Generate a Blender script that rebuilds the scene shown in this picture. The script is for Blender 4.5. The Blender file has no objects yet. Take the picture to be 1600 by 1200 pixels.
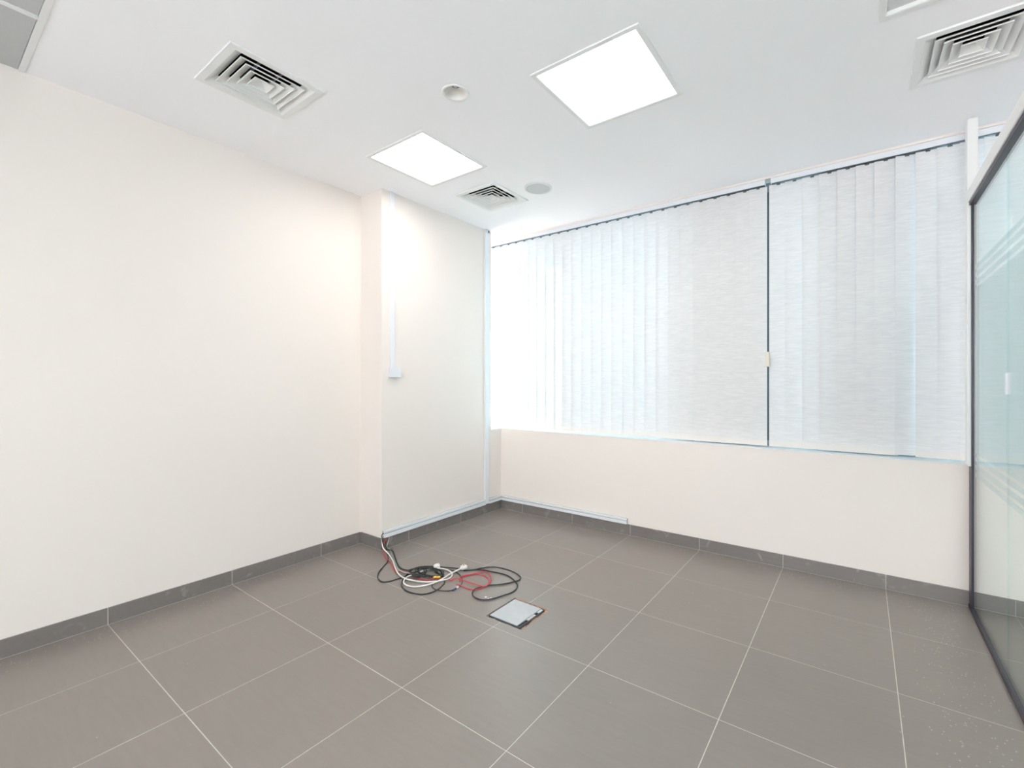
import bpy, bmesh, math, random
from mathutils import Vector, Matrix

random.seed(7)
scene = bpy.context.scene
COL = scene.collection

# ------------------------------------------------------------------ camera
# frame 1600x1200; level camera with a small lens shift (verticals stay vertical)
F_PX, CX, CY = 704.641, 860.434, 595.764
YAW = 0.6038
CAM = Vector((2.87118, -0.66582, 1.35234))
cam_data = bpy.data.cameras.new('camera')
cam_data.sensor_fit = 'HORIZONTAL'
cam_data.sensor_width = 36.0
cam_data.lens = F_PX * 36.0 / 1600.0
cam_data.shift_x = -(CX - 800.0) / 1600.0
cam_data.shift_y = (CY - 600.0) / 1600.0
cam_data.clip_start = 0.02
cam_data.clip_end = 300
cam = bpy.data.objects.new('camera', cam_data)
cam.location = CAM
cam.rotation_euler = (math.pi / 2, 0, YAW)
COL.objects.link(cam)
scene.camera = cam

# ------------------------------------------------------------------ light
SKY_STRENGTH = 2.7
SUN_STRENGTH = 62.0
PANEL_STRENGTH = 5.4
EXPOSURE = 1.41

world = bpy.data.worlds.new('world')
scene.world = world
world.use_nodes = True
bg = world.node_tree.nodes['Background']
bg.inputs['Color'].default_value = (0.92, 0.95, 1.0, 1)
bg.inputs['Strength'].default_value = SKY_STRENGTH

sun_data = bpy.data.lights.new('sun', 'SUN')
sun_data.energy = SUN_STRENGTH
sun_data.angle = math.radians(0.6)
sun_data.color = (1.0, 0.96, 0.90)
sun = bpy.data.objects.new('sun', sun_data)
SUN_AZ, SUN_EL = math.radians(-58), math.radians(45)      # azimuth from the window's normal, towards -X
to_sun = Vector((math.sin(SUN_AZ) * math.cos(SUN_EL), math.cos(SUN_AZ) * math.cos(SUN_EL), math.sin(SUN_EL)))
sun.rotation_euler = to_sun.to_track_quat('Z', 'Y').to_euler()
sun.location = (-12, 12, 14)
COL.objects.link(sun)

scene.view_settings.view_transform = 'Standard'
scene.view_settings.look = 'None'
scene.view_settings.exposure = EXPOSURE
scene.view_settings.gamma = 1.0
scene.view_settings.use_curve_mapping = False
scene.cycles.max_bounces = 16
scene.cycles.diffuse_bounces = 8
scene.cycles.glossy_bounces = 4
scene.cycles.transmission_bounces = 8
scene.cycles.transparent_max_bounces = 16
scene.cycles.sample_clamp_indirect = 8.0

# ------------------------------------------------------------------ room dimensions (metres)
H = 2.901                       # ceiling
XL, XR = -0.585, 6.0            # left wall face, far wall of the next room
YB = -3.1                       # wall behind the camera
YW = 2.996                      # face of the low wall under the window
SILL = 0.847
XP, YP0, YP1 = -0.299, 1.543, 2.84   # pillar
YC = 3.074                      # ceiling edge at the window
T = 0.6                         # tile module
SK, SKT = 0.093, 0.010          # skirting height, thickness
ROOF = 3.25
XW0 = -1.5                      # the window runs on behind the column

# ------------------------------------------------------------------ helpers
def box(bm, x0, x1, y0, y1, z0, z1):
    v = [bm.verts.new(p) for p in ((x0,y0,z0),(x1,y0,z0),(x1,y1,z0),(x0,y1,z0),(x0,y0,z1),(x1,y0,z1),(x1,y1,z1),(x0,y1,z1))]
    for f in ((0,3,2,1),(4,5,6,7),(0,1,5,4),(1,2,6,5),(2,3,7,6),(3,0,4,7)):
        bm.faces.new([v[i] for i in f])

def quad(bm, *pts):
    return bm.faces.new([bm.verts.new(p) for p in pts])

def bevel(bm, w, seg=1, angle=40):
    bmesh.ops.remove_doubles(bm, verts=bm.verts, dist=1e-6)
    es = [e for e in bm.edges if len(e.link_faces) == 2 and e.calc_face_angle(0) > math.radians(angle)]
    bmesh.ops.bevel(bm, geom=es, offset=w, segments=seg, affect='EDGES', profile=0.5)

def lathe(bm, prof, n=32, c=(0, 0, 0), a0=0.0):
    rings = []
    for r, z in prof:
        if r < 1e-6:
            rings.append([bm.verts.new((c[0], c[1], c[2] + z))])
        else:
            rings.append([bm.verts.new((c[0] + r*math.cos(a0 + 2*math.pi*i/n), c[1] + r*math.sin(a0 + 2*math.pi*i/n), c[2] + z)) for i in range(n)])
    for a, b in zip(rings, rings[1:]):
        for i in range(n):
            j = (i + 1) % n
            if len(a) == 1 and len(b) == 1: continue
            if len(a) == 1: bm.faces.new((a[0], b[j], b[i]))
            elif len(b) == 1: bm.faces.new((a[i], a[j], b[0]))
            else: bm.faces.new((a[i], a[j], b[j], b[i]))

def catmull(pts, n=6):
    P = [Vector(p) for p in pts]
    P = [P[0]*2 - P[1]] + P + [P[-1]*2 - P[-2]]
    out = []
    for i in range(1, len(P) - 2):
        p0, p1, p2, p3 = P[i-1:i+3]
        for k in range(n):
            t = k / n
            out.append(0.5*((2*p1) + (p2-p0)*t + (2*p0-5*p1+4*p2-p3)*t*t + (3*p1-p0-3*p2+p3)*t**3))
    out.append(P[-2])
    return out

def tube(bm, pts, r, n=8, smooth=6):
    P = catmull(pts, smooth) if smooth else [Vector(p) for p in pts]
    Q = [P[0]]
    for p in P[1:]:
        if (p - Q[-1]).length > 1e-4: Q.append(p)
    P = Q
    rings = []
    up = Vector((0, 0, 1))
    for i, p in enumerate(P):
        d = (P[min(i+1, len(P)-1)] - P[max(i-1, 0)]).normalized()
        s = d.cross(up)
        if s.length < 0.05: s = d.cross(Vector((1, 0, 0)))
        s.normalize()
        if rings and s.dot(last) < 0: s = -s
        last = s
        w = s.cross(d)
        rings.append([bm.verts.new(p + r*(math.cos(2*math.pi*k/n)*s + math.sin(2*math.pi*k/n)*w)) for k in range(n)])
    for a, b in zip(rings, rings[1:]):
        for k in range(n):
            j = (k + 1) % n
            bm.faces.new((a[k], a[j], b[j], b[k]))
    bm.faces.new(rings[0][::-1]); bm.faces.new(rings[-1])

def mesh_from(bm, name, mat, smooth=False):
    bmesh.ops.recalc_face_normals(bm, faces=bm.faces)
    me = bpy.data.meshes.new(name)
    bm.to_mesh(me); bm.free()
    if mat: me.materials.append(mat)
    if smooth:
        for p in me.polygons: p.use_smooth = True
    return me

def link(name, me, parent=None, loc=(0, 0, 0), rot=None):
    o = bpy.data.objects.new(name, me)
    COL.objects.link(o)
    o.location = loc
    if rot: o.rotation_euler = rot
    if parent: o.parent = parent
    return o

def obj(name, bm, mat, parent=None, at=(0, 0, 0), smooth=False):
    """bm is in world space; at is the origin of the object (top-level) or of its parent."""
    bmesh.ops.translate(bm, vec=-Vector(at), verts=bm.verts)
    me = mesh_from(bm, name, mat, smooth)
    return link(name, me, parent, (0, 0, 0) if parent else at)

def tag(o, label=None, cat=None, group=None, kind=None):
    if label: o['label'] = label
    if cat: o['category'] = cat
    if group: o['group'] = group
    if kind: o['kind'] = kind
    return o

def thing(name, label, cat, at=(0, 0, 0), group=None, kind=None):
    o = bpy.data.objects.new(name, None)
    COL.objects.link(o)
    o.location = at
    o.empty_display_size = 0.05
    return tag(o, label, cat, group, kind)

def B(*a):
    bm = bmesh.new(); box(bm, *a); return bm

# ------------------------------------------------------------------ materials
def mat(name):
    m = bpy.data.materials.new(name); m.use_nodes = True
    nt = m.node_tree
    return m, nt, nt.nodes, nt.links, nt.nodes['Principled BSDF']

def simple(name, col, rough=0.5, metal=0.0, spec=0.5, var=0.03, scale=8.0, bump=0.0, bscale=200.0):
    m, nt, N, L, P = mat(name)
    P.inputs['Roughness'].default_value = rough
    P.inputs['Metallic'].default_value = metal
    P.inputs['Specular IOR Level'].default_value = spec
    tc = N.new('ShaderNodeTexCoord')
    nz = N.new('ShaderNodeTexNoise'); nz.inputs['Scale'].default_value = scale; nz.inputs['Detail'].default_value = 4
    L.new(tc.outputs['Object'], nz.inputs['Vector'])
    mix = N.new('ShaderNodeMix'); mix.data_type = 'RGBA'
    mix.inputs['A'].default_value = (*[c*(1-var) for c in col], 1)
    mix.inputs['B'].default_value = (*[min(1, c*(1+var)) for c in col], 1)
    L.new(nz.outputs['Fac'], mix.inputs['Factor'])
    L.new(mix.outputs['Result'], P.inputs['Base Color'])
    if bump:
        n2 = N.new('ShaderNodeTexNoise'); n2.inputs['Scale'].default_value = bscale; n2.inputs['Detail'].default_value = 2
        L.new(tc.outputs['Object'], n2.inputs['Vector'])
        b = N.new('ShaderNodeBump'); b.inputs['Strength'].default_value = bump; b.inputs['Distance'].default_value = 0.002
        L.new(n2.outputs['Fac'], b.inputs['Height'])
        L.new(b.outputs['Normal'], P.inputs['Normal'])
    return m

M = {}
M['wall'] = simple('cream_wall_paint', (0.845, 0.782, 0.735), 0.55, var=0.012, scale=1.5, bump=0.05, bscale=90)
M['ceiling'] = simple('white_ceiling_paint', (0.955, 0.948, 0.965), 0.7, var=0.01, scale=1.2, bump=0.03, bscale=60)
M['ceiling_tile'] = simple('grey_ceiling_tile', (0.52, 0.525, 0.525), 0.8, var=0.04, scale=60, bump=0.15, bscale=150)
M['tbar'] = simple('white_t_bar', (0.80, 0.80, 0.80), 0.4)
M['grout'] = simple('pale_grout', (0.63, 0.60, 0.57), 0.9, var=0.25, scale=20)
M['skirting_grout'] = M['grout']
M['white_plastic'] = simple('white_plastic', (0.78, 0.80, 0.84), 0.35, var=0.01)
M['white_metal'] = simple('white_enamelled_metal', (0.82, 0.82, 0.81), 0.35, var=0.015)
M['grille'] = simple('speaker_grille_grey', (0.60, 0.62, 0.62), 0.6, var=0.06, scale=400)
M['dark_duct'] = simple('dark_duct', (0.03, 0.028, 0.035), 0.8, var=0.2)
M['alu'] = simple('brushed_aluminium', (0.55, 0.56, 0.58), 0.35, metal=0.8, var=0.04, scale=40)
M['dark_alu'] = simple('dark_aluminium', (0.10, 0.115, 0.13), 0.4, var=0.05)
M['window_frame'] = simple('grey_window_frame', (0.26, 0.29, 0.31), 0.4, var=0.05)
M['gasket'] = simple('black_rubber_gasket', (0.028, 0.024, 0.04), 0.35, var=0.2, scale=60)
M['black_cable'] = simple('black_cable_sheath', (0.025, 0.028, 0.028), 0.45, var=0.2)
M['white_cable'] = simple('white_cable_sheath', (0.82, 0.80, 0.77), 0.4)
M['grey_cable'] = simple('grey_cable_sheath', (0.42, 0.45, 0.44), 0.45)
M['red_cable'] = simple('red_cable_sheath', (0.62, 0.06, 0.075), 0.4, var=0.1)
M['brass'] = simple('brass_pin', (0.75, 0.60, 0.38), 0.3, metal=0.9)
M['yellow'] = simple('yellow_connector', (0.85, 0.58, 0.05), 0.35)
M['blue_plug'] = simple('blue_connector_boot', (0.05, 0.06, 0.16), 0.4)
M['cream_plastic'] = simple('ivory_plastic', (0.80, 0.72, 0.58), 0.4)
M['lid'] = simple('scuffed_steel_lid', (0.50, 0.52, 0.54), 0.45, metal=0.15, var=0.10, scale=25)
M['mortar'] = simple('red_brown_screed', (0.44, 0.26, 0.18), 0.95, var=0.6, scale=45, bump=0.8, bscale=120)
M['concrete'] = simple('pale_facade_concrete', (0.70, 0.69, 0.68), 0.8, var=0.06)
M['blocker'] = simple('sun_blocker_grey', (0.45, 0.46, 0.48), 0.7, var=0.1, scale=0.6)
M['hem'] = simple('blind_hem_weight', (0.80, 0.76, 0.73), 0.7, var=0.02, scale=40)

# floor and skirting tile: fine streaks, per-tile shade, white paint specks close to the skirting
def tile_material(name, base, specks):
    m, nt, N, L, P = mat(name)
    geo = N.new('ShaderNodeNewGeometry')
    mp = N.new('ShaderNodeMapping'); mp.inputs['Scale'].default_value = (3.0, 26.0, 26.0)
    L.new(geo.outputs['Position'], mp.inputs['Vector'])
    n1 = N.new('ShaderNodeTexNoise'); n1.inputs['Scale'].default_value = 2.0; n1.inputs['Detail'].default_value = 6
    L.new(mp.outputs['Vector'], n1.inputs['Vector'])
    n2 = N.new('ShaderNodeTexNoise'); n2.inputs['Scale'].default_value = 2.3; n2.inputs['Detail'].default_value = 3
    L.new(geo.outputs['Position'], n2.inputs['Vector'])
    oi = N.new('ShaderNodeObjectInfo')
    def math_(op, a, b):
        x = N.new('ShaderNodeMath'); x.operation = op
        for i, s in enumerate((a, b)):
            if isinstance(s, (int, float)): x.inputs[i].default_value = s
            else: L.new(s, x.inputs[i])
        return x.outputs[0]
    v = math_('MULTIPLY', math_('SUBTRACT', n1.outputs['Fac'], 0.5), 0.16)
    v = math_('ADD', v, math_('MULTIPLY', math_('SUBTRACT', n2.outputs['Fac'], 0.5), 0.14))
    v = math_('ADD', v, math_('MULTIPLY', math_('SUBTRACT', oi.outputs['Random'], 0.5), 0.05))
    v = math_('ADD', v, 1.0)
    col = N.new('ShaderNodeMix'); col.data_type = 'RGBA'; col.blend_type = 'MULTIPLY'; col.inputs['Factor'].default_value = 1
    col.inputs['A'].default_value = (*base, 1)
    L.new(v, col.inputs['B'])
    out = col.outputs['Result']
    if specks:
        vo = N.new('ShaderNodeTexVoronoi'); vo.inputs['Scale'].default_value = 55
        L.new(geo.outputs['Position'], vo.inputs['Vector'])
        dot = math_('LESS_THAN', vo.outputs['Distance'], 0.16)
        keep = math_('GREATER_THAN', vo.outputs['Color'], 0.35)
        sep = N.new('ShaderNodeSeparateXYZ'); L.new(geo.outputs['Position'], sep.inputs[0])
        def near(s, c, w):
            return math_('SUBTRACT', 1.0, math_('DIVIDE', math_('ABSOLUTE', math_('SUBTRACT', s, c), 0), w))
        a = near(sep.outputs[0], XL + .10, .16); b = near(sep.outputs[1], YW - .08, .16); c = near(sep.outputs[0], 3.22, .24)
        c2 = near(sep.outputs[0], XP + .08, .14)
        c2 = math_('MINIMUM', c2, math_('MULTIPLY', math_('SUBTRACT', sep.outputs[1], YP0), 20.0))
        nn = N.new('ShaderNodeTexNoise'); nn.inputs['Scale'].default_value = 6
        L.new(geo.outputs['Position'], nn.inputs['Vector'])
        zone = math_('MAXIMUM', math_('MAXIMUM', a, b), math_('MAXIMUM', c, c2))
        zone = math_('MULTIPLY', zone, nn.outputs['Fac'])
        zone = math_('GREATER_THAN', zone, 0.24)
        fac = math_('MULTIPLY', math_('MULTIPLY', dot, keep), zone)
        fac = math_('MULTIPLY', fac, 0.40)
        # a few stray specks everywhere
        vo2 = N.new('ShaderNodeTexVoronoi'); vo2.inputs['Scale'].default_value = 9
        L.new(geo.outputs['Position'], vo2.inputs['Vector'])
        stray = math_('LESS_THAN', vo2.outputs['Distance'], 0.03)
        fac = math_('MAXIMUM', fac, math_('MULTIPLY', stray, 0.3))
        mx = N.new('ShaderNodeMix'); mx.data_type = 'RGBA'
        L.new(fac, mx.inputs['Factor']); L.new(out, mx.inputs['A'])
        mx.inputs['B'].default_value = (0.75, 0.73, 0.70, 1)
        out = mx.outputs['Result']
    else:                                         # plaster smears on the skirting
        ns = N.new('ShaderNodeTexNoise'); ns.inputs['Scale'].default_value = 9; ns.inputs['Detail'].default_value = 5; ns.inputs['Distortion'].default_value = 1.2
        L.new(geo.outputs['Position'], ns.inputs['Vector'])
        mr = N.new('ShaderNodeMapRange'); mr.inputs['From Min'].default_value = 0.60; mr.inputs['From Max'].default_value = 0.75; mr.inputs['To Max'].default_value = 0.30
        L.new(ns.outputs['Fac'], mr.inputs['Value'])
        mx = N.new('ShaderNodeMix'); mx.data_type = 'RGBA'
        L.new(mr.outputs[0], mx.inputs['Factor']); L.new(out, mx.inputs['A'])
        mx.inputs['B'].default_value = (0.60, 0.58, 0.57, 1)
        out = mx.outputs['Result']
    L.new(out, P.inputs['Base Color'])
    P.inputs['Roughness'].default_value = 0.31
    P.inputs['Specular IOR Level'].default_value = 0.75
    bp = N.new('ShaderNodeBump'); bp.inputs['Strength'].default_value = 0.04; bp.inputs['Distance'].default_value = 0.001
    L.new(n1.outputs['Fac'], bp.inputs['Height']); L.new(bp.outputs['Normal'], P.inputs['Normal'])
    return m
M['tile'] = tile_material('grey_porcelain_tile', (0.245, 0.213, 0.192), True)
M['skirting'] = tile_material('grey_porcelain_skirting', (0.205, 0.182, 0.174), False)

def emissive(name, col, strength):
    m, nt, N, L, P = mat(name)
    N.remove(P)
    e = N.new('ShaderNodeEmission'); e.inputs['Color'].default_value = (*col, 1); e.inputs['Strength'].default_value = strength
    L.new(e.outputs[0], N['Material Output'].inputs['Surface'])
    return m
M['lit'] = emissive('lit_panel_diffuser', (1.0, 0.95, 0.90), PANEL_STRENGTH)
M['unlit'] = simple('unlit_panel_diffuser', (0.68, 0.69, 0.69), 0.5)

def pane_glass(name, tint, ior=1.5, refl=1.0):
    m, nt, N, L, P = mat(name)
    N.remove(P)
    tr = N.new('ShaderNodeBsdfTransparent'); tr.inputs['Color'].default_value = (*tint, 1)
    gl = N.new('ShaderNodeBsdfGlossy'); gl.inputs['Roughness'].default_value = 0.0
    gl.inputs['Color'].default_value = (refl, refl, refl, 1)
    lw = N.new('ShaderNodeLayerWeight'); lw.inputs['Blend'].default_value = 0.5
    pw5 = N.new('ShaderNodeMath'); pw5.operation = 'POWER'; pw5.inputs[1].default_value = 5.0
    L.new(lw.outputs['Facing'], pw5.inputs[0])
    f0 = ((ior - 1)/(ior + 1))**2
    fr = N.new('ShaderNodeMath'); fr.operation = 'MULTIPLY_ADD'; fr.inputs[1].default_value = 1 - f0; fr.inputs[2].default_value = f0
    L.new(pw5.outputs[0], fr.inputs[0])
    mx = N.new('ShaderNodeMixShader')
    L.new(fr.outputs[0], mx.inputs[0]); L.new(tr.outputs[0], mx.inputs[1]); L.new(gl.outputs[0], mx.inputs[2])
    L.new(mx.outputs[0], N['Material Output'].inputs['Surface'])
    return m
# box-shaped panes are crossed twice, so the tint per face is the square root of the pane's
M['window_glass'] = pane_glass('green_tinted_window_glass', (0.69, 0.92, 0.985))
M['clear_glass'] = pane_glass('clear_fill_window_glass', (0.98, 0.98, 0.975))
M['glass'] = pane_glass('partition_glass', (0.90, 0.96, 0.955), 1.4)

def film_material():
    m, nt, N, L, P = mat('frosted_film')
    N.remove(P)
    d = N.new('ShaderNodeBsdfDiffuse'); d.inputs['Color'].default_value = (0.58, 0.71, 0.745, 1)
    t = N.new('ShaderNodeBsdfTranslucent'); t.inputs['Color'].default_value = (0.61, 0.74, 0.775, 1)
    mx = N.new('ShaderNodeMixShader'); mx.inputs[0].default_value = 0.6
    L.new(d.outputs[0], mx.inputs[1]); L.new(t.outputs[0], mx.inputs[2])
    L.new(mx.outputs[0], N['Material Output'].inputs['Surface'])
    return m
M['film'] = film_material()

def blind_material():
    m, nt, N, L, P = mat('woven_blind_fabric')
    N.remove(P)
    geo = N.new('ShaderNodeNewGeometry')
    mp = N.new('ShaderNodeMapping'); mp.inputs['Scale'].default_value = (14, 14, 190)
    L.new(geo.outputs['Position'], mp.inputs['Vector'])
    nz = N.new('ShaderNodeTexNoise'); nz.inputs['Scale'].default_value = 1.0; nz.inputs['Detail'].default_value = 4
    L.new(mp.outputs['Vector'], nz.inputs['Vector'])
    r1 = N.new('ShaderNodeMapRange'); r1.inputs['From Min'].default_value = .35; r1.inputs['From Max'].default_value = .7
    r1.inputs['To Min'].default_value = .0; r1.inputs['To Max'].default_value = 1.0
    L.new(nz.outputs['Fac'], r1.inputs['Value'])
    c1 = N.new('ShaderNodeMix'); c1.data_type = 'RGBA'
    c1.inputs['A'].default_value = (0.735, 0.72, 0.725, 1); c1.inputs['B'].default_value = (0.835, 0.815, 0.81, 1)
    L.new(r1.outputs[0], c1.inputs['Factor'])
    c2 = N.new('ShaderNodeMix'); c2.data_type = 'RGBA'
    c2.inputs['A'].default_value = (0.90, 0.89, 0.88, 1); c2.inputs['B'].default_value = (0.84, 0.83, 0.82, 1)
    L.new(r1.outputs[0], c2.inputs['Factor'])
    d = N.new('ShaderNodeBsdfDiffuse'); L.new(c1.outputs['Result'], d.inputs['Color'])
    t = N.new('ShaderNodeBsdfTranslucent'); L.new(c2.outputs['Result'], t.inputs['Color'])
    tc = N.new('ShaderNodeTexCoord'); sx = N.new('ShaderNodeSeparateXYZ'); L.new(tc.outputs['Object'], sx.inputs[0])
    ab = N.new('ShaderNodeMath'); ab.operation = 'ABSOLUTE'; L.new(sx.outputs[0], ab.inputs[0])
    ed = N.new('ShaderNodeMath'); ed.operation = 'GREATER_THAN'; ed.inputs[1].default_value = 0.0590; L.new(ab.outputs[0], ed.inputs[0])
    tf = N.new('ShaderNodeMath'); tf.operation = 'MULTIPLY_ADD'; tf.inputs[1].default_value = -0.042; tf.inputs[2].default_value = 0.050
    L.new(ed.outputs[0], tf.inputs[0])            # the pressed edge of a slat lets less light through
    mx = N.new('ShaderNodeMixShader'); L.new(tf.outputs[0], mx.inputs[0])
    L.new(d.outputs[0], mx.inputs[1]); L.new(t.outputs[0], mx.inputs[2])
    L.new(mx.outputs[0], N['Material Output'].inputs['Surface'])
    return m
M['blind'] = blind_material()

# ================================================================== SETTING
def struct(name, bm, m, label, at=(0, 0, 0)):
    return tag(obj(name, bm, m, None, at), label, name.split('_')[0], None, 'structure')

# ---- floor: slab (pale grout between the tiles), each tile an object of its own
HX0, HX1, HY0, HY1 = 1.088, 1.350, 1.262, 1.532       # hole around the floor box
bm = bmesh.new()
GZ = -0.0006
for r in ((XL, HX0, YB, YW), (HX1, XR, YB, YW), (HX0, HX1, YB, HY0), (HX0, HX1, HY1, YW)):
    box(bm, r[0], r[1], r[2], r[3], -0.08, GZ)
box(bm, XL, XR, YB, YW, -0.16, -0.08)
floor = struct('floor', bm, M['grout'], 'grey porcelain tiled floor with pale grout lines')
tile_cache = {}
G = 0.0018
FX0, FX1, FY0, FY1 = XL + SKT + .002, XR - SKT - .002, YB + SKT + .002, YW - SKT - .002
def tile_piece(rects, x, y):
    key = tuple(tuple(round(c, 4) for c in r) for r in rects)
    if key not in tile_cache:
        b = bmesh.new()
        for r in rects: box(b, r[0], r[1], r[2], r[3], -0.010, 0.0)
        tile_cache[key] = mesh_from(b, 'tile', M['tile'])
    return link('tile', tile_cache[key], floor, (x, y, 0))
def minus(r, h):
    x0, x1, y0, y1 = r; a0, a1, b0, b1 = max(x0, h[0]), min(x1, h[1]), max(y0, h[2]), min(y1, h[3])
    if a0 >= a1 or b0 >= b1: return [r]
    out = [(x0, a0, y0, y1), (a1, x1, y0, y1), (a0, a1, y0, b0), (a0, a1, b1, y1)]
    return [q for q in out if q[1] - q[0] > 1e-4 and q[3] - q[2] > 1e-4]
for i in range(-1, 10):
    for j in range(-6, 5):
        x0, x1 = max(i*T + G, FX0), min((i+1)*T - G, FX1)
        y0, y1 = max(j*T + G, FY0), min((j+1)*T - G, FY1)
        if x1 - x0 < .01 or y1 - y0 < .01: continue
        rects = [(x0, x1, y0, y1)]
        # pillar footprint (with its skirting and the return below the sill)
        for hole in ((-2, XP + SKT + .002, YP0 - SKT - .002, 9), (HX0, HX1, HY0, HY1)):
            rects = [q for r in rects for q in minus(r, hole)]
        if not rects: continue
        ax, ay = i*T, j*T
        tile_piece([(r[0]-ax, r[1]-ax, r[2]-ay, r[3]-ay) for r in rects], ax, ay)

# ---- walls
wl = struct('wall_left', B(XL - .12, XL, YB - .12, YP0 + .2, 0, ROOF), M['wall'], 'plain cream painted wall on the left')
bm = bmesh.new()
NX0, NX1, NZ0, NZ1 = 0.70, 5.80, 0.30, 2.72       # added glazing behind the viewer, brightens the room with sky light
box(bm, XL, XR, YB - .12, YB, 0, NZ0); box(bm, XL, XR, YB - .12, YB, NZ1, ROOF)
box(bm, XL, NX0, YB - .12, YB, NZ0, NZ1); box(bm, NX1, XR, YB - .12, YB, NZ0, NZ1)
struct('wall_near', bm, M['wall'], 'cream wall behind the viewer')
struct('wall_right', B(XR, XR + .12, YB, 3.30, 0, ROOF), M['wall'], 'cream end wall of the room beyond the glass partition')
struct('wall_pillar', B(XW0, XP, YP0, YP1, 0, ROOF), M['wall'], 'square cream column in the corner beside the window')
bm = bmesh.new()
box(bm, XP, XR, YW, 3.28, 0, SILL)
box(bm, XW0, XP, YP1, 3.28, 0, SILL)
low = struct('wall_window', bm, M['wall'], 'low cream wall below the window blinds')
lint = obj('lintel', B(XW0, XR, YC, 3.30, 2.886, ROOF), M['wall'], low)
for x0, x1 in ((1.665, 2.255), (2.60, 3.285), (4.70, 5.9)):
    obj('facade_column', B(x0, x1, 3.27, 3.60, -.5, ROOF), M['concrete'], low)

# ---- skirting tiles, each piece 0.6 m
def skirting(name, label, axis, face, a, b, sgn):
    root = thing(name, label, 'skirting', (0, 0, 0), None, 'structure')
    k0 = math.floor(a / T)
    for k in range(k0, math.ceil(b / T)):
        s0, s1 = max(a, k*T + .0015), min(b, (k+1)*T - .0015)
        if s1 - s0 < .004: continue
        lo, hi = sorted((face, face + sgn*SKT))
        bmx = B(lo, hi, s0, s1, 0.0012, SK) if axis == 'y' else B(s0, s1, lo, hi, 0.0012, SK)
        bevel(bmx, .0012)
        o = obj('skirting_tile', bmx, M['skirting'], root)
    lo, hi = sorted((face, face + sgn*(SKT - .0012)))
    g = B(lo, hi, a, b, 0.0, SK - .002) if axis == 'y' else B(a, b, lo, hi, 0.0, SK - .002)
    obj('joint_filler', g, M['grout'], root)
    return root
skirting('baseboard_left', 'dark grey tile skirting along the left cream wall', 'y', XL, YB, YP0 - SKT, 1)
skirting('baseboard_pillar_side', 'short dark grey tile skirting on the narrow side of the column', 'x', YP0, XL + SKT, XP, -1)
skirting('baseboard_pillar', 'dark grey tile skirting below the horizontal white trunking on the column', 'y', XP, YP0 - SKT, YW - SKT, 1)
skirting('baseboard_window', 'dark grey tile skirting below the window wall', 'x', YW, XP, XR, -1)
skirting('baseboard_right', 'dark grey tile skirting in the room beyond the glass', 'y', XR, YB, YW - SKT, -1)
skirting('baseboard_near', 'dark grey tile skirting behind the viewer', 'x', YB, XL + SKT, XR - SKT, 1)

# ---- ceiling
LIGHTS = [(1.785, 1.444, True), (0.354, 1.459, True), (3.225, 1.441, False), (4.66, 1.444, True)]
DIFFS = [(0.290, 0.413), (0.306, 2.180), (3.295, 2.163)]
LS, DS = 0.590, 0.440
DOWN = (1.077, 1.037)
holes = [(x - .28, x + .28, y - .28, y + .28) for x, y, _ in LIGHTS] + [(x - .20, x + .20, y - .20, y + .20) for x, y in DIFFS] \
      + [(DOWN[0] - .08, DOWN[0] + .08, DOWN[1] - .08, DOWN[1] + .08)]
YG = -0.302
bm = bmesh.new()
xs = sorted({XW0, XL, XR, *[h[0] for h in holes], *[h[1] for h in holes]})
ys = sorted({YG, YC, *[h[2] for h in holes], *[h[3] for h in holes]})
for x0, x1 in zip(xs, xs[1:]):
    for y0, y1 in zip(ys, ys[1:]):
        cx, cy = (x0+x1)/2, (y0+y1)/2
        if any(h[0] < cx < h[1] and h[2] < cy < h[3] for h in holes): continue
        quad(bm, (x0, y0, H), (x0, y1, H), (x1, y1, H), (x1, y0, H))
n = 48   # round cut-out for the recessed downlight
ring_o, ring_i = [], []
for k in range(n):
    a = 2*math.pi*k/n + math.pi/4
    c, s = math.cos(a), math.sin(a); q = .08/max(abs(c), abs(s))
    ring_o.append(bm.verts.new((DOWN[0] + q*c, DOWN[1] + q*s, H)))
    ring_i.append(bm.verts.new((DOWN[0] + .060*c, DOWN[1] + .060*s, H)))
for k in range(n):
    j = (k+1) % n
    bm.faces.new((ring_o[k], ring_i[k], ring_i[j], ring_o[j]))
bmesh.ops.remove_doubles(bm, verts=bm.verts, dist=1e-5)
ceiling = struct('ceiling', bm, M['ceiling'], 'white plasterboard ceiling with recessed panels')
obj('roof_slab', B(XW0, XR + .12, YB - .12, 3.30, ROOF, ROOF + .1), M['concrete'], ceiling)
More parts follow.
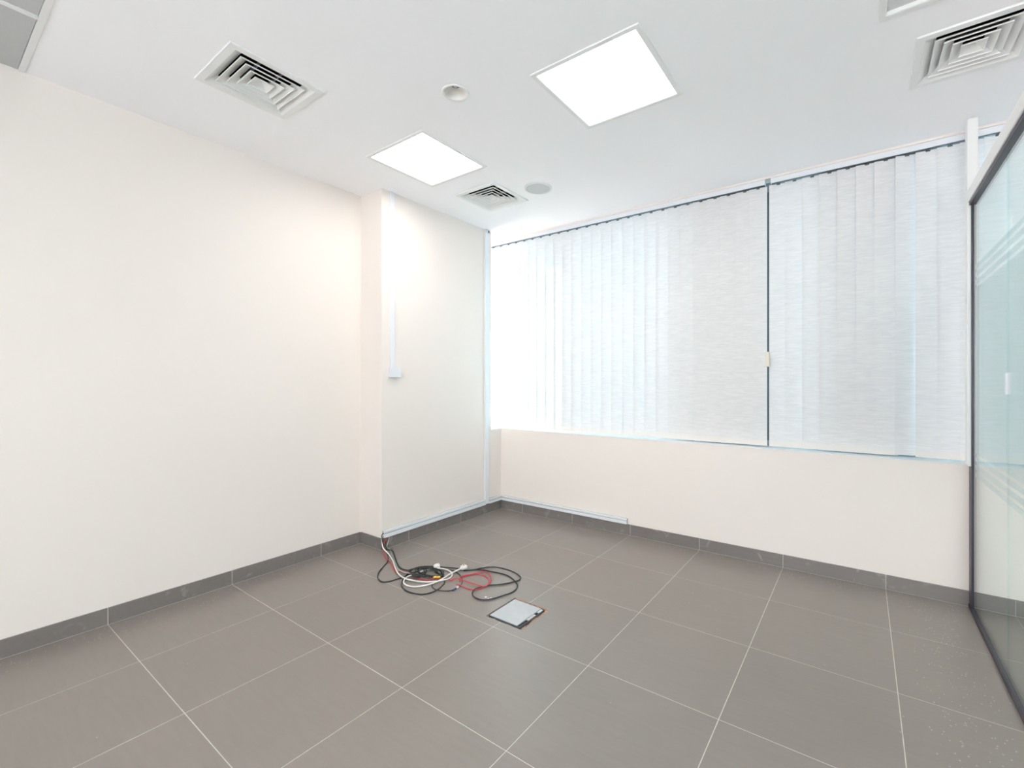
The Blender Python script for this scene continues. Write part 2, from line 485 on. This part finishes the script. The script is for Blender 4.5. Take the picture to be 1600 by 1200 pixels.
# suspended grid in the foreground strip: T-bars and tiles
tb = bmesh.new()
box(tb, XL, XR, YG - .022, YG, H - .004, H + .02)
for k in range(1, 5):
    y = YG - .011 - k*T
    box(tb, XL, XR, y - .011, y + .011, H - .004, H + .02)
obj('main_t_bar', tb, M['tbar'], ceiling)
tb_me = mesh_from(B(-.011, .011, -T + .011 + .0005, -.011 - .0005, -.004, .02), 'cross_t_bar', M['tbar'])
tl_cache = {}
FILL_CELLS = ((4, 1), (4, 3), (7, 2))       # grid cells given added, unseen light panels that brighten the room
for k in range(0, 5):
    y1 = YG - .011 - k*T
    y0 = max(y1 - T, YB)
    for i in range(-1, 11):
        x0, x1 = -.02 + i*T, -.02 + (i+1)*T
        if XL < x0 < XR and y1 - T > YB - .01: link('cross_t_bar', tb_me, ceiling, (x0, y1, H))
        a0, a1 = max(x0 + .013, XL), min(x1 - .013, XR)
        b0, b1 = y0 + .013, y1 - .013
        if a1 - a0 < .02 or b1 - b0 < .02: continue
        if (i, k) in FILL_CELLS: continue
        key = (round(a1-a0, 4), round(b1-b0, 4))
        if key not in tl_cache:
            tl_cache[key] = mesh_from(B(0, a1-a0, 0, b1-b0, 0.003, .018), 'ceiling_tile', M['ceiling_tile'])
        link('ceiling_tile', tl_cache[key], ceiling, (a0, b0, H))

# ---- window: frame, mullions, panes, sill, handle
win = thing('window_1', 'wide tinted window behind the vertical blinds', 'window', (0, 3.2, SILL), None, 'structure')
WA = (0, 3.2, SILL)
f = bmesh.new()
box(f, XW0, XR, 3.165, 3.235, 2.815, 2.886)
box(f, XW0, XR, 3.165, 3.235, SILL, SILL + .05)
obj('frame', f, M['window_frame'], win, WA)
MUL = [XW0 + .03, 0.42, 1.575, 2.287, 3.42, 4.6, XR - .03]
for x in MUL:
    obj('mullion', B(x - .025, x + .025, 3.165, 3.235, SILL + .05, 2.815), M['dark_alu'], win, WA)
for a, b in zip(MUL, MUL[1:]):
    obj('pane', B(a + .025, b - .025, 3.197, 3.203, SILL + .05, 2.815), M['window_glass'], win, WA)
NA = (0, YB - .06, NZ0)
fill_win = thing('window_fill', 'wide glazing added behind the viewer to brighten the room', 'window', NA, None, 'structure')
fr = bmesh.new()
for r in ((NX0, NX1, NZ0, NZ0 + .05), (NX0, NX1, NZ1 - .05, NZ1), (NX0, NX0 + .05, NZ0 + .05, NZ1 - .05), (NX1 - .05, NX1, NZ0 + .05, NZ1 - .05)):
    box(fr, r[0], r[1], YB - .09, YB - .03, r[2], r[3])
obj('frame', fr, M['white_metal'], fill_win, NA)
mx_ = [NX0 + .025 + k*(NX1 - NX0 - .05)/5 for k in range(6)]
for x in mx_[1:-1]:
    obj('mullion', B(x - .025, x + .025, YB - .09, YB - .03, NZ0 + .05, NZ1 - .05), M['white_metal'], fill_win, NA)
for a, b in zip(mx_, mx_[1:]):
    obj('pane', B(a + .025, b - .025, YB - .063, YB - .057, NZ0 + .05, NZ1 - .05), M['clear_glass'], fill_win, NA)
hb = B(2.276, 2.300, 3.048, 3.066, 1.462, 1.574); bevel(hb, .004, 2)
hd = obj('handle', hb, M['cream_plastic'], win, WA)
obj('handle_stem', B(2.283, 2.293, 3.066, 3.165, 1.50, 1.52), M['dark_alu'], hd, WA) if False else obj('handle_stem', B(2.283, 2.293, 3.066, 3.166, 1.50, 1.52), M['dark_alu'], win, WA)
sb = B(XP, XR, YW - .004, 3.165, SILL, SILL + .004)
box(sb, XW0, XP, YP1 + .002, 3.165, SILL, SILL + .004)
tag(obj('trim_1', sb, M['white_metal']), 'thin pale window sill edge under the blinds', 'sill', None, 'structure')

# ---- added unseen block that keeps the sun off most of the window
tag(obj('sun_blocker_outside', B(-9.12, -3.0, 9.0, 14.0, -10, 26), M['blocker'], None, (-6, 11.5, -10)), 'grey facade added out of sight behind the blinds to block the sun', 'blocker', None, 'structure')

# ================================================================== GLASS PARTITION
GX = 3.412
PA = (GX, 0.0, 0.0)
gp = thing('glass_partition', 'glass partition with frosted band and white head rail', 'partition', PA)
joints = [2.914, 2.158, 1.25, 0.34, -0.57, -1.48, -2.39, YB + .03]
ZT = 2.395
def bands():
    out = [(0.93, 1.895)]
    z = 1.895
    for k in range(3):
        out.append((z + .018, z + .045)); z += .045
    z = 0.93
    for k in range(3):
        out.append((z - .045, z - .018)); z -= .045
    return out
for k, (a, b) in enumerate(zip(joints, joints[1:])):
    pane = obj('pane', B(GX - .005, GX + .005, b + .0015, a - .0015, 0.018, ZT), M['glass'], gp, PA)
    for z0, z1 in bands():
        fb = bmesh.new()
        quad(fb, (GX + .0058, b + .0015, z0), (GX + .0058, a - .0015, z0), (GX + .0058, a - .0015, z1), (GX + .0058, b + .0015, z1))
        nm = 'frosted_band' if z1 - z0 > .2 else 'frosted_stripe'
        o = obj(nm, fb, M['film'], pane, PA)
pb = B(GX - .028, GX + .020, 2.922, YW - .0045, SILL + .0045, H - .001); bevel(pb, .003)
post = obj('post', pb, M['white_metal'], gp, PA)
gr = bmesh.new()
for dx in (-.016, .010):
    box(gr, GX + dx - .002, GX + dx + .002, 2.9205, 2.9225, SILL + .02, H - .02)
obj('post_rib', gr, M['white_metal'], post, PA)
rb = B(GX - .028, GX + .028, YB + .001, 2.9215, 2.405, 2.475); bevel(rb, .003)
obj('head_rail', rb, M['white_metal'], gp, PA)
obj('head_gasket', B(GX - .020, GX + .020, YB + .001, 2.9215, 2.388, 2.405), M['gasket'], gp, PA)
eg = B(GX - .011, GX + .011, 2.9145, 2.9215, 0.018, 2.388)
box(eg, GX - .011, GX + .011, 2.9215, YW - SKT - .001, 0.020, SILL - .005)
obj('edge_gasket', eg, M['gasket'], gp, PA)
ch = bmesh.new()
box(ch, GX - .015, GX - .0055, YB + .02, YW - SKT - .002, 0.0, .020)
box(ch, GX + .0055, GX + .015, YB + .02, YW - SKT - .002, 0.0, .020)
box(ch, GX - .0055, GX + .0055, YB + .02, YW - SKT - .002, 0.0, .017)
obj('floor_channel', ch, M['gasket'], gp, PA)
cb = B(GX - .010, GX + .010, 2.147, 2.169, 1.292, 1.390); bevel(cb, .003)
tag(obj('joint_clip', cb, M['white_plastic'], gp, PA), 'small white clip on the glass joint')

# ================================================================== VERTICAL BLINDS
SW, PITCH, SY = 0.127, 0.1085, 3.100
ZS0, ZS1 = 0.860, 2.838
b = bmesh.new()     # slat: slightly curved strip with thickness
prof = []
for k in range(7):
    t = k/6 - .5
    prof.append((t*SW, 0.0015*(1 - 4*t*t)))
for z0, z1 in ((0.042, ZS1 - ZS0),):
    rows = [[[b.verts.new((x, y + s*.00025, z)) for x, y in prof] for z in (z0, z1)] for s in (-1, 1)]
    for k in range(6):
        b.faces.new((rows[0][0][k], rows[0][0][k+1], rows[0][1][k+1], rows[0][1][k]))
slat_me = mesh_from(b, 'slat', M['blind'])
b = bmesh.new()
rows = [[b.verts.new((x, y, z)) for x, y in prof] for z in (0.006, ZS1 - ZS0)]
for k in range(6):
    b.faces.new((rows[0][k], rows[0][k+1], rows[1][k+1], rows[1][k]))
slat_long_me = mesh_from(b, 'slat', M['blind'])
b = bmesh.new()
rows = [[[b.verts.new((x, y + s, z)) for x, y in prof] for z in (0.0, .042)] for s in (-.0015, .0015)]
for s in (0, 1):
    for k in range(6):
        b.faces.new((rows[s][0][k], rows[s][0][k+1], rows[s][1][k+1], rows[s][1][k]))
for k in range(6):
    b.faces.new((rows[0][0][k], rows[0][0][k+1], rows[1][0][k+1], rows[1][0][k]))
    b.faces.new((rows[0][1][k], rows[0][1][k+1], rows[1][1][k+1], rows[1][1][k]))
hem_me = mesh_from(b, 'hem', M['hem'])
b = bmesh.new()
box(b, -.004, .004, -.003, .003, ZS1 - ZS0 - .003, ZS1 - ZS0 + .026)
box(b, -.012, .012, -.0025, .0025, ZS1 - ZS0 - .008, ZS1 - ZS0 + .002)
hang_me = mesh_from(b, 'hanger', M['dark_alu'])

def blind(label, x0, n, odd):
    at = (x0, SY, ZS0)
    root = thing('vertical_blind', label, 'blinds', at, 'vertical blinds across the window')
    hb = B(x0 - .05, x0 + n*PITCH - .057, SY - .022, SY + .022, 2.846, 2.8855); bevel(hb, .002)
    hr = obj('headrail', hb, M['white_plastic'], root, at)
    obj('track_slot', B(x0 - .045, x0 + n*PITCH - .062, SY - .016, SY + .016, 2.8425, 2.846), M['dark_alu'], hr, at)
    for k in range(n):
        tilt, lean = 6 + random.uniform(-1.5, 1.5), random.uniform(-.0006, .0006)
        if k in odd: tilt, lean = odd[k][0], odd[k][1]
        plain = k in odd and len(odd[k]) > 2          # one slat has lost its hem weight
        s = link('slat', slat_long_me if plain else slat_me, root, (k*PITCH + random.uniform(-.003, .003), 0, 0), (0, lean, math.radians(tilt)))
        if not plain: link('hem', hem_me, s)
        link('hanger', hang_me, s)
N1 = 34
x_last = 2.287 - .009 - .0635 * math.cos(math.radians(9))
blind('off-white vertical slat blind on the left of the dark gap, reaching the column', x_last - (N1 - 1)*PITCH, N1, {N1-1: (5, .0), N1-2: (5, .0045)})
blind('off-white vertical slat blind on the right of the dark gap, running behind the glass partition', 2.287 + .006 + .0625, 33, {0: (6, 0), 7: (17, .002, 1)})

# ================================================================== CEILING FITTINGS
def panel_light(x, y, lit, label):
    at = (x, y, H)
    t = thing('ceiling_light', label, 'light', at, 'square recessed ceiling light panels')
    h, i = LS/2, .267
    bm = bmesh.new()
    zb, zt = H - .006, H + .016
    O = [(-h, -h), (h, -h), (h, h), (-h, h)]
    def ring(s, z): return [bm.verts.new((x + a/h*s, y + c/h*s, z)) for a, c in O]
    r = [ring(h, H), ring(h - .002, zb), ring(i + .004, zb), ring(i, zb + .003), ring(i, zt)]
    for a, c in zip(r, r[1:]):
        for k in range(4):
            bm.faces.new((a[k], a[(k+1) % 4], c[(k+1) % 4], c[k]))
    obj('frame', bm, M['white_metal'], t, at)
    bm = bmesh.new()
    box(bm, x - i, x + i, y - i, y + i, H + .012, H + .022)
    obj('diffuser', bm, M['lit'] if lit else M['unlit'], t, at)
    obj('housing', B(x - i - .004, x + i + .004, y - i - .004, y + i + .004, H + .0225, H + .09), M['alu'], t, at)
panel_light(*LIGHTS[0], 'larger glowing square light panel in the middle of the ceiling')
panel_light(*LIGHTS[1], 'glowing square light panel nearest the column')
panel_light(*LIGHTS[2], 'switched-off grey light panel above the glass partition')
panel_light(*LIGHTS[3], 'added fill panel in the room beyond the glass partition')  # unseen panel, added to brighten the next room

for (i, k), lab in zip(FILL_CELLS, ('added fill panel in the grid ceiling just behind the viewer', 'added fill panel in the grid ceiling near the wall behind the viewer', 'added fill panel in the grid ceiling beyond the glass')):
    panel_light(-.02 + (i + .5)*T, YG - .011 - (k + .5)*T, True, lab)

def diffuser(x, y, label):
    at = (x, y, H)
    t = thing('air_diffuser', label, 'air vent', at, 'square four-way ceiling air diffusers')
    def sq(bm, s, z): return [bm.verts.new((x + a*s, y + c*s, z)) for a, c in ((-1,-1), (1,-1), (1,1), (-1,1))]
    def loft(rings, close=False):
        bm = bmesh.new()
        r = [sq(bm, s, z) for s, z in rings]
        for a, c in zip(r, r[1:]):
            for k in range(4):
                bm.faces.new((a[k], a[(k+1) % 4], c[(k+1) % 4], c[k]))
        if close: bm.faces.new(r[-1])
        return bm
    h = DS/2
    obj('frame', loft([(h, H), (h - .002, H - .008), (.186, H - .009), (.183, H - .006), (.143, H + .021), (.142, H + .023), (.186, H - .002), (h - .004, H - .001)]), M['white_metal'], t, at)
    for s in (.150, .115, .080):
        obj('louvre', loft([(s, H - .007), (s - .002, H - .007), (s - .003, H - .003), (s - .043, H + .024), (s - .042, H + .026), (s, H - .001), (s, H - .007)]), M['white_metal'], t, at)
    obj('core', loft([(.046, H - .001), (.046, H - .006), (.044, H - .006), (.043, H - .002), (.010, H + .021), (.008, H + .021)], True), M['white_metal'], t, at)
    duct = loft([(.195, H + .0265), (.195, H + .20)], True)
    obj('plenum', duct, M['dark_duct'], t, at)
    bars = bmesh.new()
    for d in (-1, 1):
        box(bars, x - .16, x + .16, y + d*.05 - .003, y + d*.05 + .003, H + .033, H + .050)
    obj('damper_bar', bars, M['alu'], t, at)
diffuser(*DIFFS[0], 'square white air vent above the left wall')
diffuser(*DIFFS[1], 'small-looking square air vent between the column and the round speaker')
diffuser(*DIFFS[2], 'square white air vent above the glass partition')

at = (DOWN[0], DOWN[1], H)
t = thing('recessed_downlight', 'round recessed downlight, unlit, between the light panels', 'downlight', at)
bm = bmesh.new()
lathe(bm, [(.060, .004), (.073, 0), (.073, -.003), (.070, -.006), (.062, -.005), (.058, 0)], 40, at)
obj('trim_ring', bm, M['white_metal'], t, at, True)
bm = bmesh.new()
lathe(bm, [(.0585, -.002), (.056, .010), (.048, .024), (.036, .034), (.024, .039)], 40, at)
obj('reflector', bm, simple('warm_white_reflector', (0.84, 0.80, 0.76), 0.3), t, at, True)
bm = bmesh.new()
lathe(bm, [(.011, .052), (.011, .034), (.009, .031), (.003, .031), (.002, .036), (0, .036)], 20, at)
obj('lamp_holder', bm, M['alu'], t, at, True)
bm = bmesh.new()
lathe(bm, [(.025, .0385), (.025, .050), (0, .050)], 32, at)
obj('socket_plate', bm, M['window_frame'], t, at)

at = (0.735, 2.254, H)
t = thing('ceiling_speaker', 'round grey ceiling speaker near the blinds', 'speaker', at)
bm = bmesh.new()
lathe(bm, [(.112, 0), (.112, -.004), (.108, -.007), (.098, -.007), (.095, -.003)], 48, at)
obj('rim', bm, M['white_metal'], t, at, True)
bm = bmesh.new()
lathe(bm, [(.0955, -.002), (.09, -.004), (.05, -.0055), (0, -.006)], 48, at)
obj('grille', bm, M['grille'], t, at, True)

# ================================================================== TRUNKING, SWITCH
def trunk_vertical(label, y0, y1, z0, z1, depth):
    at = (XP, (y0+y1)/2, z0)
    t = thing('cable_trunking', label, 'trunking', at)
    bm = B(XP + .0005, XP + depth*.45, y0 + .002, y1 - .002, z0, z1)
    obj('base', bm, M['white_plastic'], t, at)
    bm = B(XP + depth*.45, XP + depth, y0, y1, z0 + .001, z1); bevel(bm, .0025, 2)
    obj('cover', bm, M['white_plastic'], t, at)
    return t
trunk_vertical('slim white vertical trunking running down the column to the switch box', 1.616, 1.655, 1.469, H - .001, .016)
tv = trunk_vertical('white vertical trunking on the column edge beside the window', 2.732, 2.786, 0.100, H - .001, .022)
bm = bmesh.new()                    # torn filler at its top end
for k in range(7):
    a = random.uniform(0, .05)
    box(bm, XP + .0005, XP + .0235, 2.735 + a, 2.735 + a + random.uniform(.003, .008), H - .022 - random.uniform(0, .012), H - .006)
tag(obj('torn_filler', bm, M['dark_alu'], tv, (XP, 2.759, 0.100)), None, None, None, 'stuff')

def trunk_horizontal(label, axis, a, b, z0, z1, depth):
    if axis == 'y': at = (XP, (a+b)/2, z0); mk = lambda d0, d1, s0, s1, u0, u1: B(XP + d0, XP + d1, s0, s1, u0, u1)
    else: at = ((a+b)/2, YW, z0); mk = lambda d0, d1, s0, s1, u0, u1: B(s0, s1, YW - d1, YW - d0, u0, u1)
    t = thing('cable_trunking', label, 'trunking', at)
    obj('base', mk(.0005, depth*.5, a, b, z0, z1), M['grey_cable'], t, at)  # base greyed: shade of the groove between the covers put into its colour
    zm = z0 + (z1 - z0)*.60
    for u0, u1 in ((z0 - .001, zm - .0025), (zm + .0025, z1 + .001)):
        c = mk(depth*.5, depth, a, b, u0, u1); bevel(c, .0025, 2)
        obj('cover', c, M['white_plastic'], t, at)
trunk_horizontal('white horizontal trunking above the skirting on the column', 'y', 1.548, 2.731, .096, .152, .026)
trunk_horizontal('short white trunking piece in the corner past the vertical trunking', 'y', 2.788, YW - .027, .096, .146, .026)
trunk_horizontal('white horizontal trunking at the foot of the window wall', 'x', XP + .001, 1.172, .096, .144, .026)

at = (XP, 1.652, 1.384)
t = thing('switch_box', 'small white surface switch box under the slim column trunking', 'switch', at)
bm = B(XP + .0005, XP + .030, 1.604, 1.700, 1.385, 1.4685); bevel(bm, .003)
obj('back_box', bm, M['white_plastic'], t, at)
bm = B(XP + .030, XP + .039, 1.603, 1.701, 1.384, 1.4695); bevel(bm, .003, 2)
pl = obj('face_plate', bm, M['white_plastic'], t, at)
bm = bmesh.new()
for yy in (1.622, 1.682):
    bmc = bmesh.new(); lathe(bmc, [(0, .002), (.003, .002), (.0035, 0)], 12)
    for v in bmc.verts: v.co = (XP + .039 + v.co.z, yy + v.co.x, 1.427 + v.co.y)
    me = bpy.data.meshes.new('tmp'); bmc.to_mesh(me); bmc.free(); bm.from_mesh(me); bpy.data.meshes.remove(me)
obj('screw', bm, M['white_metal'], pl, at)

# ================================================================== FLOOR BOX
at = (1.209, 1.396, 0)
t = thing('floor_box', 'square metal floor outlet box set in broken tile by the cables', 'floor box', at)
bm = bmesh.new()                    # broken screed round the tray
N = 40
inn, out_ = [], []
def rectpt(u, x0, x1, y0, y1):
    u = (u % 1.0)*4; k = int(u); s = u - k
    return [(x0 + (x1-x0)*s, y0), (x1, y0 + (y1-y0)*s), (x1 - (x1-x0)*s, y1), (x0, y1 - (y1-y0)*s)][k]
for k in range(N):
    a = rectpt(k/N, HX0 + .001, HX1 - .001, HY0 + .001, HY1 - .001); c = rectpt(k/N, 1.095, 1.329, 1.275, 1.513)
    out_.append(bm.verts.new((a[0], a[1], -.001 - random.uniform(0, .003))))
    inn.append(bm.verts.new((c[0], c[1], -.006 - random.uniform(0, .006))))
for k in range(N):
    j = (k+1) % N
    bm.faces.new((out_[k], out_[j], inn[j], inn[k]))
obj('screed_edge', bm, M['mortar'], t, at)
obj('tray', B(1.0965, 1.3255, 1.2765, 1.5125, -.079, -.012), M['dark_alu'], t, at)
bm = bmesh.new()
for r in ((1.096, 1.326, 1.276, 1.279), (1.096, 1.326, 1.510, 1.513), (1.096, 1.099, 1.279, 1.510), (1.323, 1.326, 1.279, 1.510)):
    box(bm, *r, -.010, .0015)
obj('rim', bm, M['dark_alu'], t, at)
bm = B(1.1005, 1.303, 1.2805, 1.5085, -.006, .003); bevel(bm, .002)
obj('lid', bm, M['lid'], t, at)
bm = B(1.304, 1.322, 1.362, 1.432, -.006, .002); bevel(bm, .002)
fl = obj('cable_flap', bm, M['lid'], t, at)
obj('cable_flap', B(1.304, 1.322, 1.462, 1.505, -.006, -.001), M['alu'], t, at)
# hole corner rubble
bm = bmesh.new()
for k in range(14):
    x, y = random.uniform(1.331, 1.346), random.uniform(1.275, 1.528)
    s = random.uniform(.002, .004)
    bmesh.ops.create_icosphere(bm, subdivisions=1, radius=s, matrix=Matrix.Translation((x, y, -.003)))
for k in range(10):
    bmesh.ops.create_icosphere(bm, subdivisions=1, radius=random.uniform(.002, .005), matrix=Matrix.Translation((random.uniform(1.20, 1.346), random.uniform(1.517, 1.528), -.003)))
tag(obj('rubble', bm, M['mortar'], t, at), None, None, None, 'stuff')

# ================================================================== CABLES
def on_floor(px, py, z):
    a, b_ = (px - CX)/F_PX, (CY - py)/F_PX
    d = Vector((-math.sin(YAW) + a*math.cos(YAW), math.cos(YAW) + a*math.sin(YAW), b_))
    k = (z - CAM.z)/d.z
    return CAM + d*k
def crop(pts, ox, oy, s, z):
    out = []
    for p in pts:
        zz = p[2] if len(p) > 2 else z
        out.append(on_floor(ox + p[0]/s, oy + p[1]/s, zz))
    return out
A = lambda pts, z: crop(pts, 580, 820, 11.43, z)
Bc = lambda pts, z: crop(pts, 700, 860, 11.43, z)
Cc = lambda pts, z: crop(pts, 540, 740, 5.0, z)
def cable(label, pts, r, m, group=None):
    base = Vector((pts[-1].x, pts[-1].y, 0))
    bm = bmesh.new(); tube(bm, pts, r*1.15)
    root = thing('cable', label, 'cable', base, group)
    obj('sheath', bm, m, root, base, True)
    return root, base
XE, YE = XP + .014, 1.545          # end of the trunking
# white mains lead with plug
drop = [Vector((XE, YE + .01, .125)), Vector((XE + .006, YE - .012, .115)), Vector((XE + .02, YE - .022, .075)), Vector((XE + .045, YE - .03, .035))]
pw = drop + A([(310, 520), (385, 640), (420, 740), (470, 850), (540, 925), (640, 970), (800, 1003), (980, 1020), (1160, 1008), (1300, 985), (1400, 955), (1445, 895), (1415, 835), (1330, 795), (1200, 775), (1080, 785), (960, 810), (860, 850), (740, 890), (640, 935), (585, 995), (595, 1055), (680, 1095), (800, 1105), (950, 1085), (1120, 1035), (1290, 955), (1400, 880), (1500, 830)], .010) + Bc([(130, 370), (240, 318, .018)], .016)
wc, wb = cable('white mains cable looping through the tangle and ending in a three-pin plug', pw, .0042, M['white_cable'])
pd = on_floor(727, 889, .016)
ax = (pw[-1] - pw[-2]); ax.z = 0; ax.normalize()
sd = Vector((-ax.y, ax.x, 0))
def plug(root, base, p, ax, m, pins=True):
    sd = Vector((-ax.y, ax.x, 0))
    bm = bmesh.new()
    prof = [(-.006, .010, .010), (.004, .017, .013), (.016, .024, .016), (.034, .025, .016), (.036, .022, .014)]
    rings = []
    for u, w, hgt in prof:
        ring = []
        for k in range(12):
            an = 2*math.pi*k/12 + math.pi/12
            c, s = math.cos(an), math.sin(an)
            c, s = math.copysign(abs(c)**.5, c), math.copysign(abs(s)**.5, s)
            ring.append(bm.verts.new(p + ax*u + sd*(w*c) + Vector((0, 0, .016 + hgt*s))))
        rings.append(ring)
    for a, c in zip(rings, rings[1:]):
        for k in range(12): bm.faces.new((a[k], a[(k+1) % 12], c[(k+1) % 12], c[k]))
    bm.faces.new(rings[0]); bm.faces.new(rings[-1])
    pl = obj('plug', bm, m, root, base, True)
    for o, w in ((-.011, .0032), (.011, .0032), (0, .004)) if pins else ():
        bm = bmesh.new()
        z0 = .036 if o == 0 else .032
        c = p + ax*(.022 if o == 0 else .014) + sd*o
        box(bm, c.x - w, c.x + w, c.y - w*.6, c.y + w*.6, .030, .030 + .020)
        obj('pin', bm, M['brass'], pl, base)
plug(wc, wb, pw[-1] - Vector((0, 0, pw[-1].z - .002)), ax, M['white_cable'])

# grey lead with the second white plug lying behind the coil
drop2 = [Vector((XE, YE + .06, .10)), Vector((XE + .012, YE + .045, .07)), Vector((XE + .035, YE + .01, .03))]
pg = drop2 + A([(335, 440), (375, 560), (440, 700), (490, 800), (640, 860), (820, 840), (980, 790), (1130, 765)], .009)
gc, gb = cable('thin grey cable dropping from the trunking to the second white plug', pg, .003, M['grey_cable'])
axg = (pg[-1] - pg[-2]); axg.z = 0; axg.normalize()
plug(gc, gb, pg[-1] - Vector((0, 0, pg[-1].z)), axg, M['white_cable'], False)

# black leads
p1 = [Vector((XE, YE + .005, .135)), Vector((XE + .008, YE - .016, .12)), Vector((XE + .03, YE - .02, .06))] + \
     A([(250, 400), (300, 560), (290, 660), (220, 745), (140, 840), (115, 930), (150, 990), (220, 1022), (330, 1008), (450, 972), (560, 938), (680, 900), (800, 860), (900, 800)], .0042) + A([(1000, 770), (1100, 790), (1180, 830)], .012)
cable('black cable with a loose loop on the left side of the tangle', p1, .0034, M['black_cable'], 'black cables in the tangle')
p2 = [Vector((XE, YE + .04, .11)), Vector((XE + .014, YE + .015, .06)), Vector((XE + .05, YE + .0, .02))] + \
     A([(385, 470), (430, 590), (460, 680), (500, 750), (570, 795), (660, 810), (740, 790), (820, 760), (920, 745), (1050, 740), (1200, 750), (1400, 765), (1600, 785)], .007) + \
     Bc([(150, 325), (300, 352), (450, 345), (600, 315), (760, 297), (900, 305), (1080, 350), (1220, 410), (1290, 470), (1275, 525), (1200, 552), (1080, 582), (930, 607), (740, 622), (650, 645), (560, 662), (480, 692), (438, 750), (450, 812), (520, 860), (620, 882), (740, 876), (860, 846), (1000, 800), (1130, 755), (1210, 700), (1243, 640), (1222, 580), (1160, 512), (1060, 447), (930, 407), (820, 385), (700, 362), (550, 345), (400, 350), (280, 360)], .006)
cable('black cable with the two big loops on the right of the tangle', p2, .0037, M['black_cable'], 'black cables in the tangle')
p3 = Cc([(500, 770), (455, 815), (438, 860), (452, 897), (500, 926), (580, 942), (650, 935), (712, 910), (752, 878), (772, 848), (760, 800), (700, 770)], .0045)
cable('black cable with a wide loop at the front of the tangle', p3, .0036, M['black_cable'], 'black cables in the tangle')
p4 = Cc([(770, 745), (830, 755), (880, 780), (908, 815), (910, 850), (895, 878), (868, 893), (820, 914), (760, 916), (705, 906), (676, 884), (680, 858), (720, 830)], .0045)
c4, b4 = cable('thin black cable with a blue and white connector in front of the red loop', p4, .0026, M['black_cable'], 'black cables in the tangle')
q = Cc([(846, 906), (880, 884)], .007)
d = (q[1] - q[0]); L_ = d.length; d.normalize(); s_ = Vector((-d.y, d.x, 0))
bm = bmesh.new()
for u0, u1, w in ((-.012, .25*L_, .0055),):
    tube(bm, [q[0] + d*u0, q[0] + d*(L_*.5)], .006, 8, 0)
obj('connector_boot', bm, M['blue_plug'], c4, b4)
bm = bmesh.new(); tube(bm, [q[0] + d*(L_*.5), q[1]], .0075, 8, 0)
obj('connector', bm, M['white_plastic'], c4, b4)
# black coil in the middle
pts = []
for k in range(0, 3*14 + 6):
    an = 2*math.pi*k/14
    rr = 1 + .12*math.sin(k*.9) + .07*math.cos(k*2.3)
    pts.append((660 + 98*rr*math.cos(an) + 12*math.sin(k*.31), 766 + 34*rr*math.sin(an) + 5*math.cos(k*.45), .006 + .020*(k/62) + .004*math.sin(k*1.7)))
cable('black cable wound into a coil in the middle of the tangle', Cc(pts, .01), .0034, M['black_cable'], 'black cables in the tangle')
pts = []
for k in range(0, 2*14):
    an = 2*math.pi*k/14 + .8
    pts.append((560 + 62*math.cos(an) + 10*math.sin(k*.7), 762 + 26*math.sin(an) + 6*math.cos(k*.9), .016 + .012*math.sin(k*.5)**2))
cable('black cable bunched at the left end of the coil', Cc(pts, .01), .0036, M['black_cable'], 'black cables in the tangle')

pts = []
for k in range(0, 2*14 + 5):
    an = 2*math.pi*k/14 + 2.1
    rr = 1 + .16*math.sin(k*1.3)
    pts.append((640 + 118*rr*math.cos(an) + 14*math.sin(k*.5), 778 + 30*rr*math.sin(an) + 6*math.cos(k*.8), .012 + .014*math.sin(k*.7)**2))
cable('black cable thrown loosely over the coil in the tangle', Cc(pts, .01), .0033, M['black_cable'], 'black cables in the tangle')
# red pair
drop3 = [Vector((XE, YE + .045, .10)), Vector((XE + .01, YE + .02, .08)), Vector((XE + .02, YE - .015, .045))]
r1 = drop3 + A([(225, 480), (255, 590), (330, 650), (375, 720), (400, 790), (455, 835), (540, 835), (620, 845), (720, 885), (800, 930), (880, 970), (1000, 983), (1150, 962), (1300, 965), (1450, 992)], .006) + \
     Bc([(60, 520), (150, 500), (230, 520), (340, 556), (450, 590), (560, 625), (660, 642), (722, 600), (762, 540), (772, 490), (742, 430), (690, 386), (620, 376), (520, 402), (400, 427), (300, 443), (235, 470), (200, 510)], .009)
rc, rb_ = cable('red cable running from the trunking into the outer red loop', r1, .003, M['red_cable'], 'red cables in the tangle')
r2 = Bc([(210, 560), (205, 500), (250, 480), (350, 446), (480, 424), (580, 430), (670, 462), (722, 510), (724, 560), (690, 622), (620, 662), (530, 692), (430, 698), (330, 676), (240, 632), (150, 606)], .0045)
cable('red cable lying in the inner red loop with its free end in front', r2, .003, M['red_cable'], 'red cables in the tangle')
# yellow connectors lying on the coil
for k, (x, lab) in enumerate(((700, 'yellow plug on the left of two lying by the coil'), (728, 'yellow plug on the right of two lying by the coil'))):
    q = Cc([(x - 11, 810), (x + 11, 806)], .036)
    base = Vector((q[0].x, q[0].y, .029))
    t = thing('yellow_connector', lab, 'connector', base)
    bm = bmesh.new(); tube(bm, q, .006, 10, 0); obj('body', bm, M['yellow'], t, base)
    dd = (q[0] - q[1]).normalized()
    bm = bmesh.new(); tube(bm, [q[0], q[0] + dd*.007], .003, 8, 0); obj('tip', bm, M['brass'], t, base)
# white paint splash by the front black loop
bm = bmesh.new()
for px, py, s in ((759, 933, .008), (763, 935, .005), (767, 934, .006)):
    c = on_floor(px, py, 0)
    lathe(bm, [(s, .0002), (s*.7, .0012), (0, .0015)], 10, (c.x, c.y, 0))
tag(obj('plaster_crumb', bm, M['white_plastic'], None), 'white plaster crumbs on the tile beside the front black loop', 'debris', None, 'stuff')
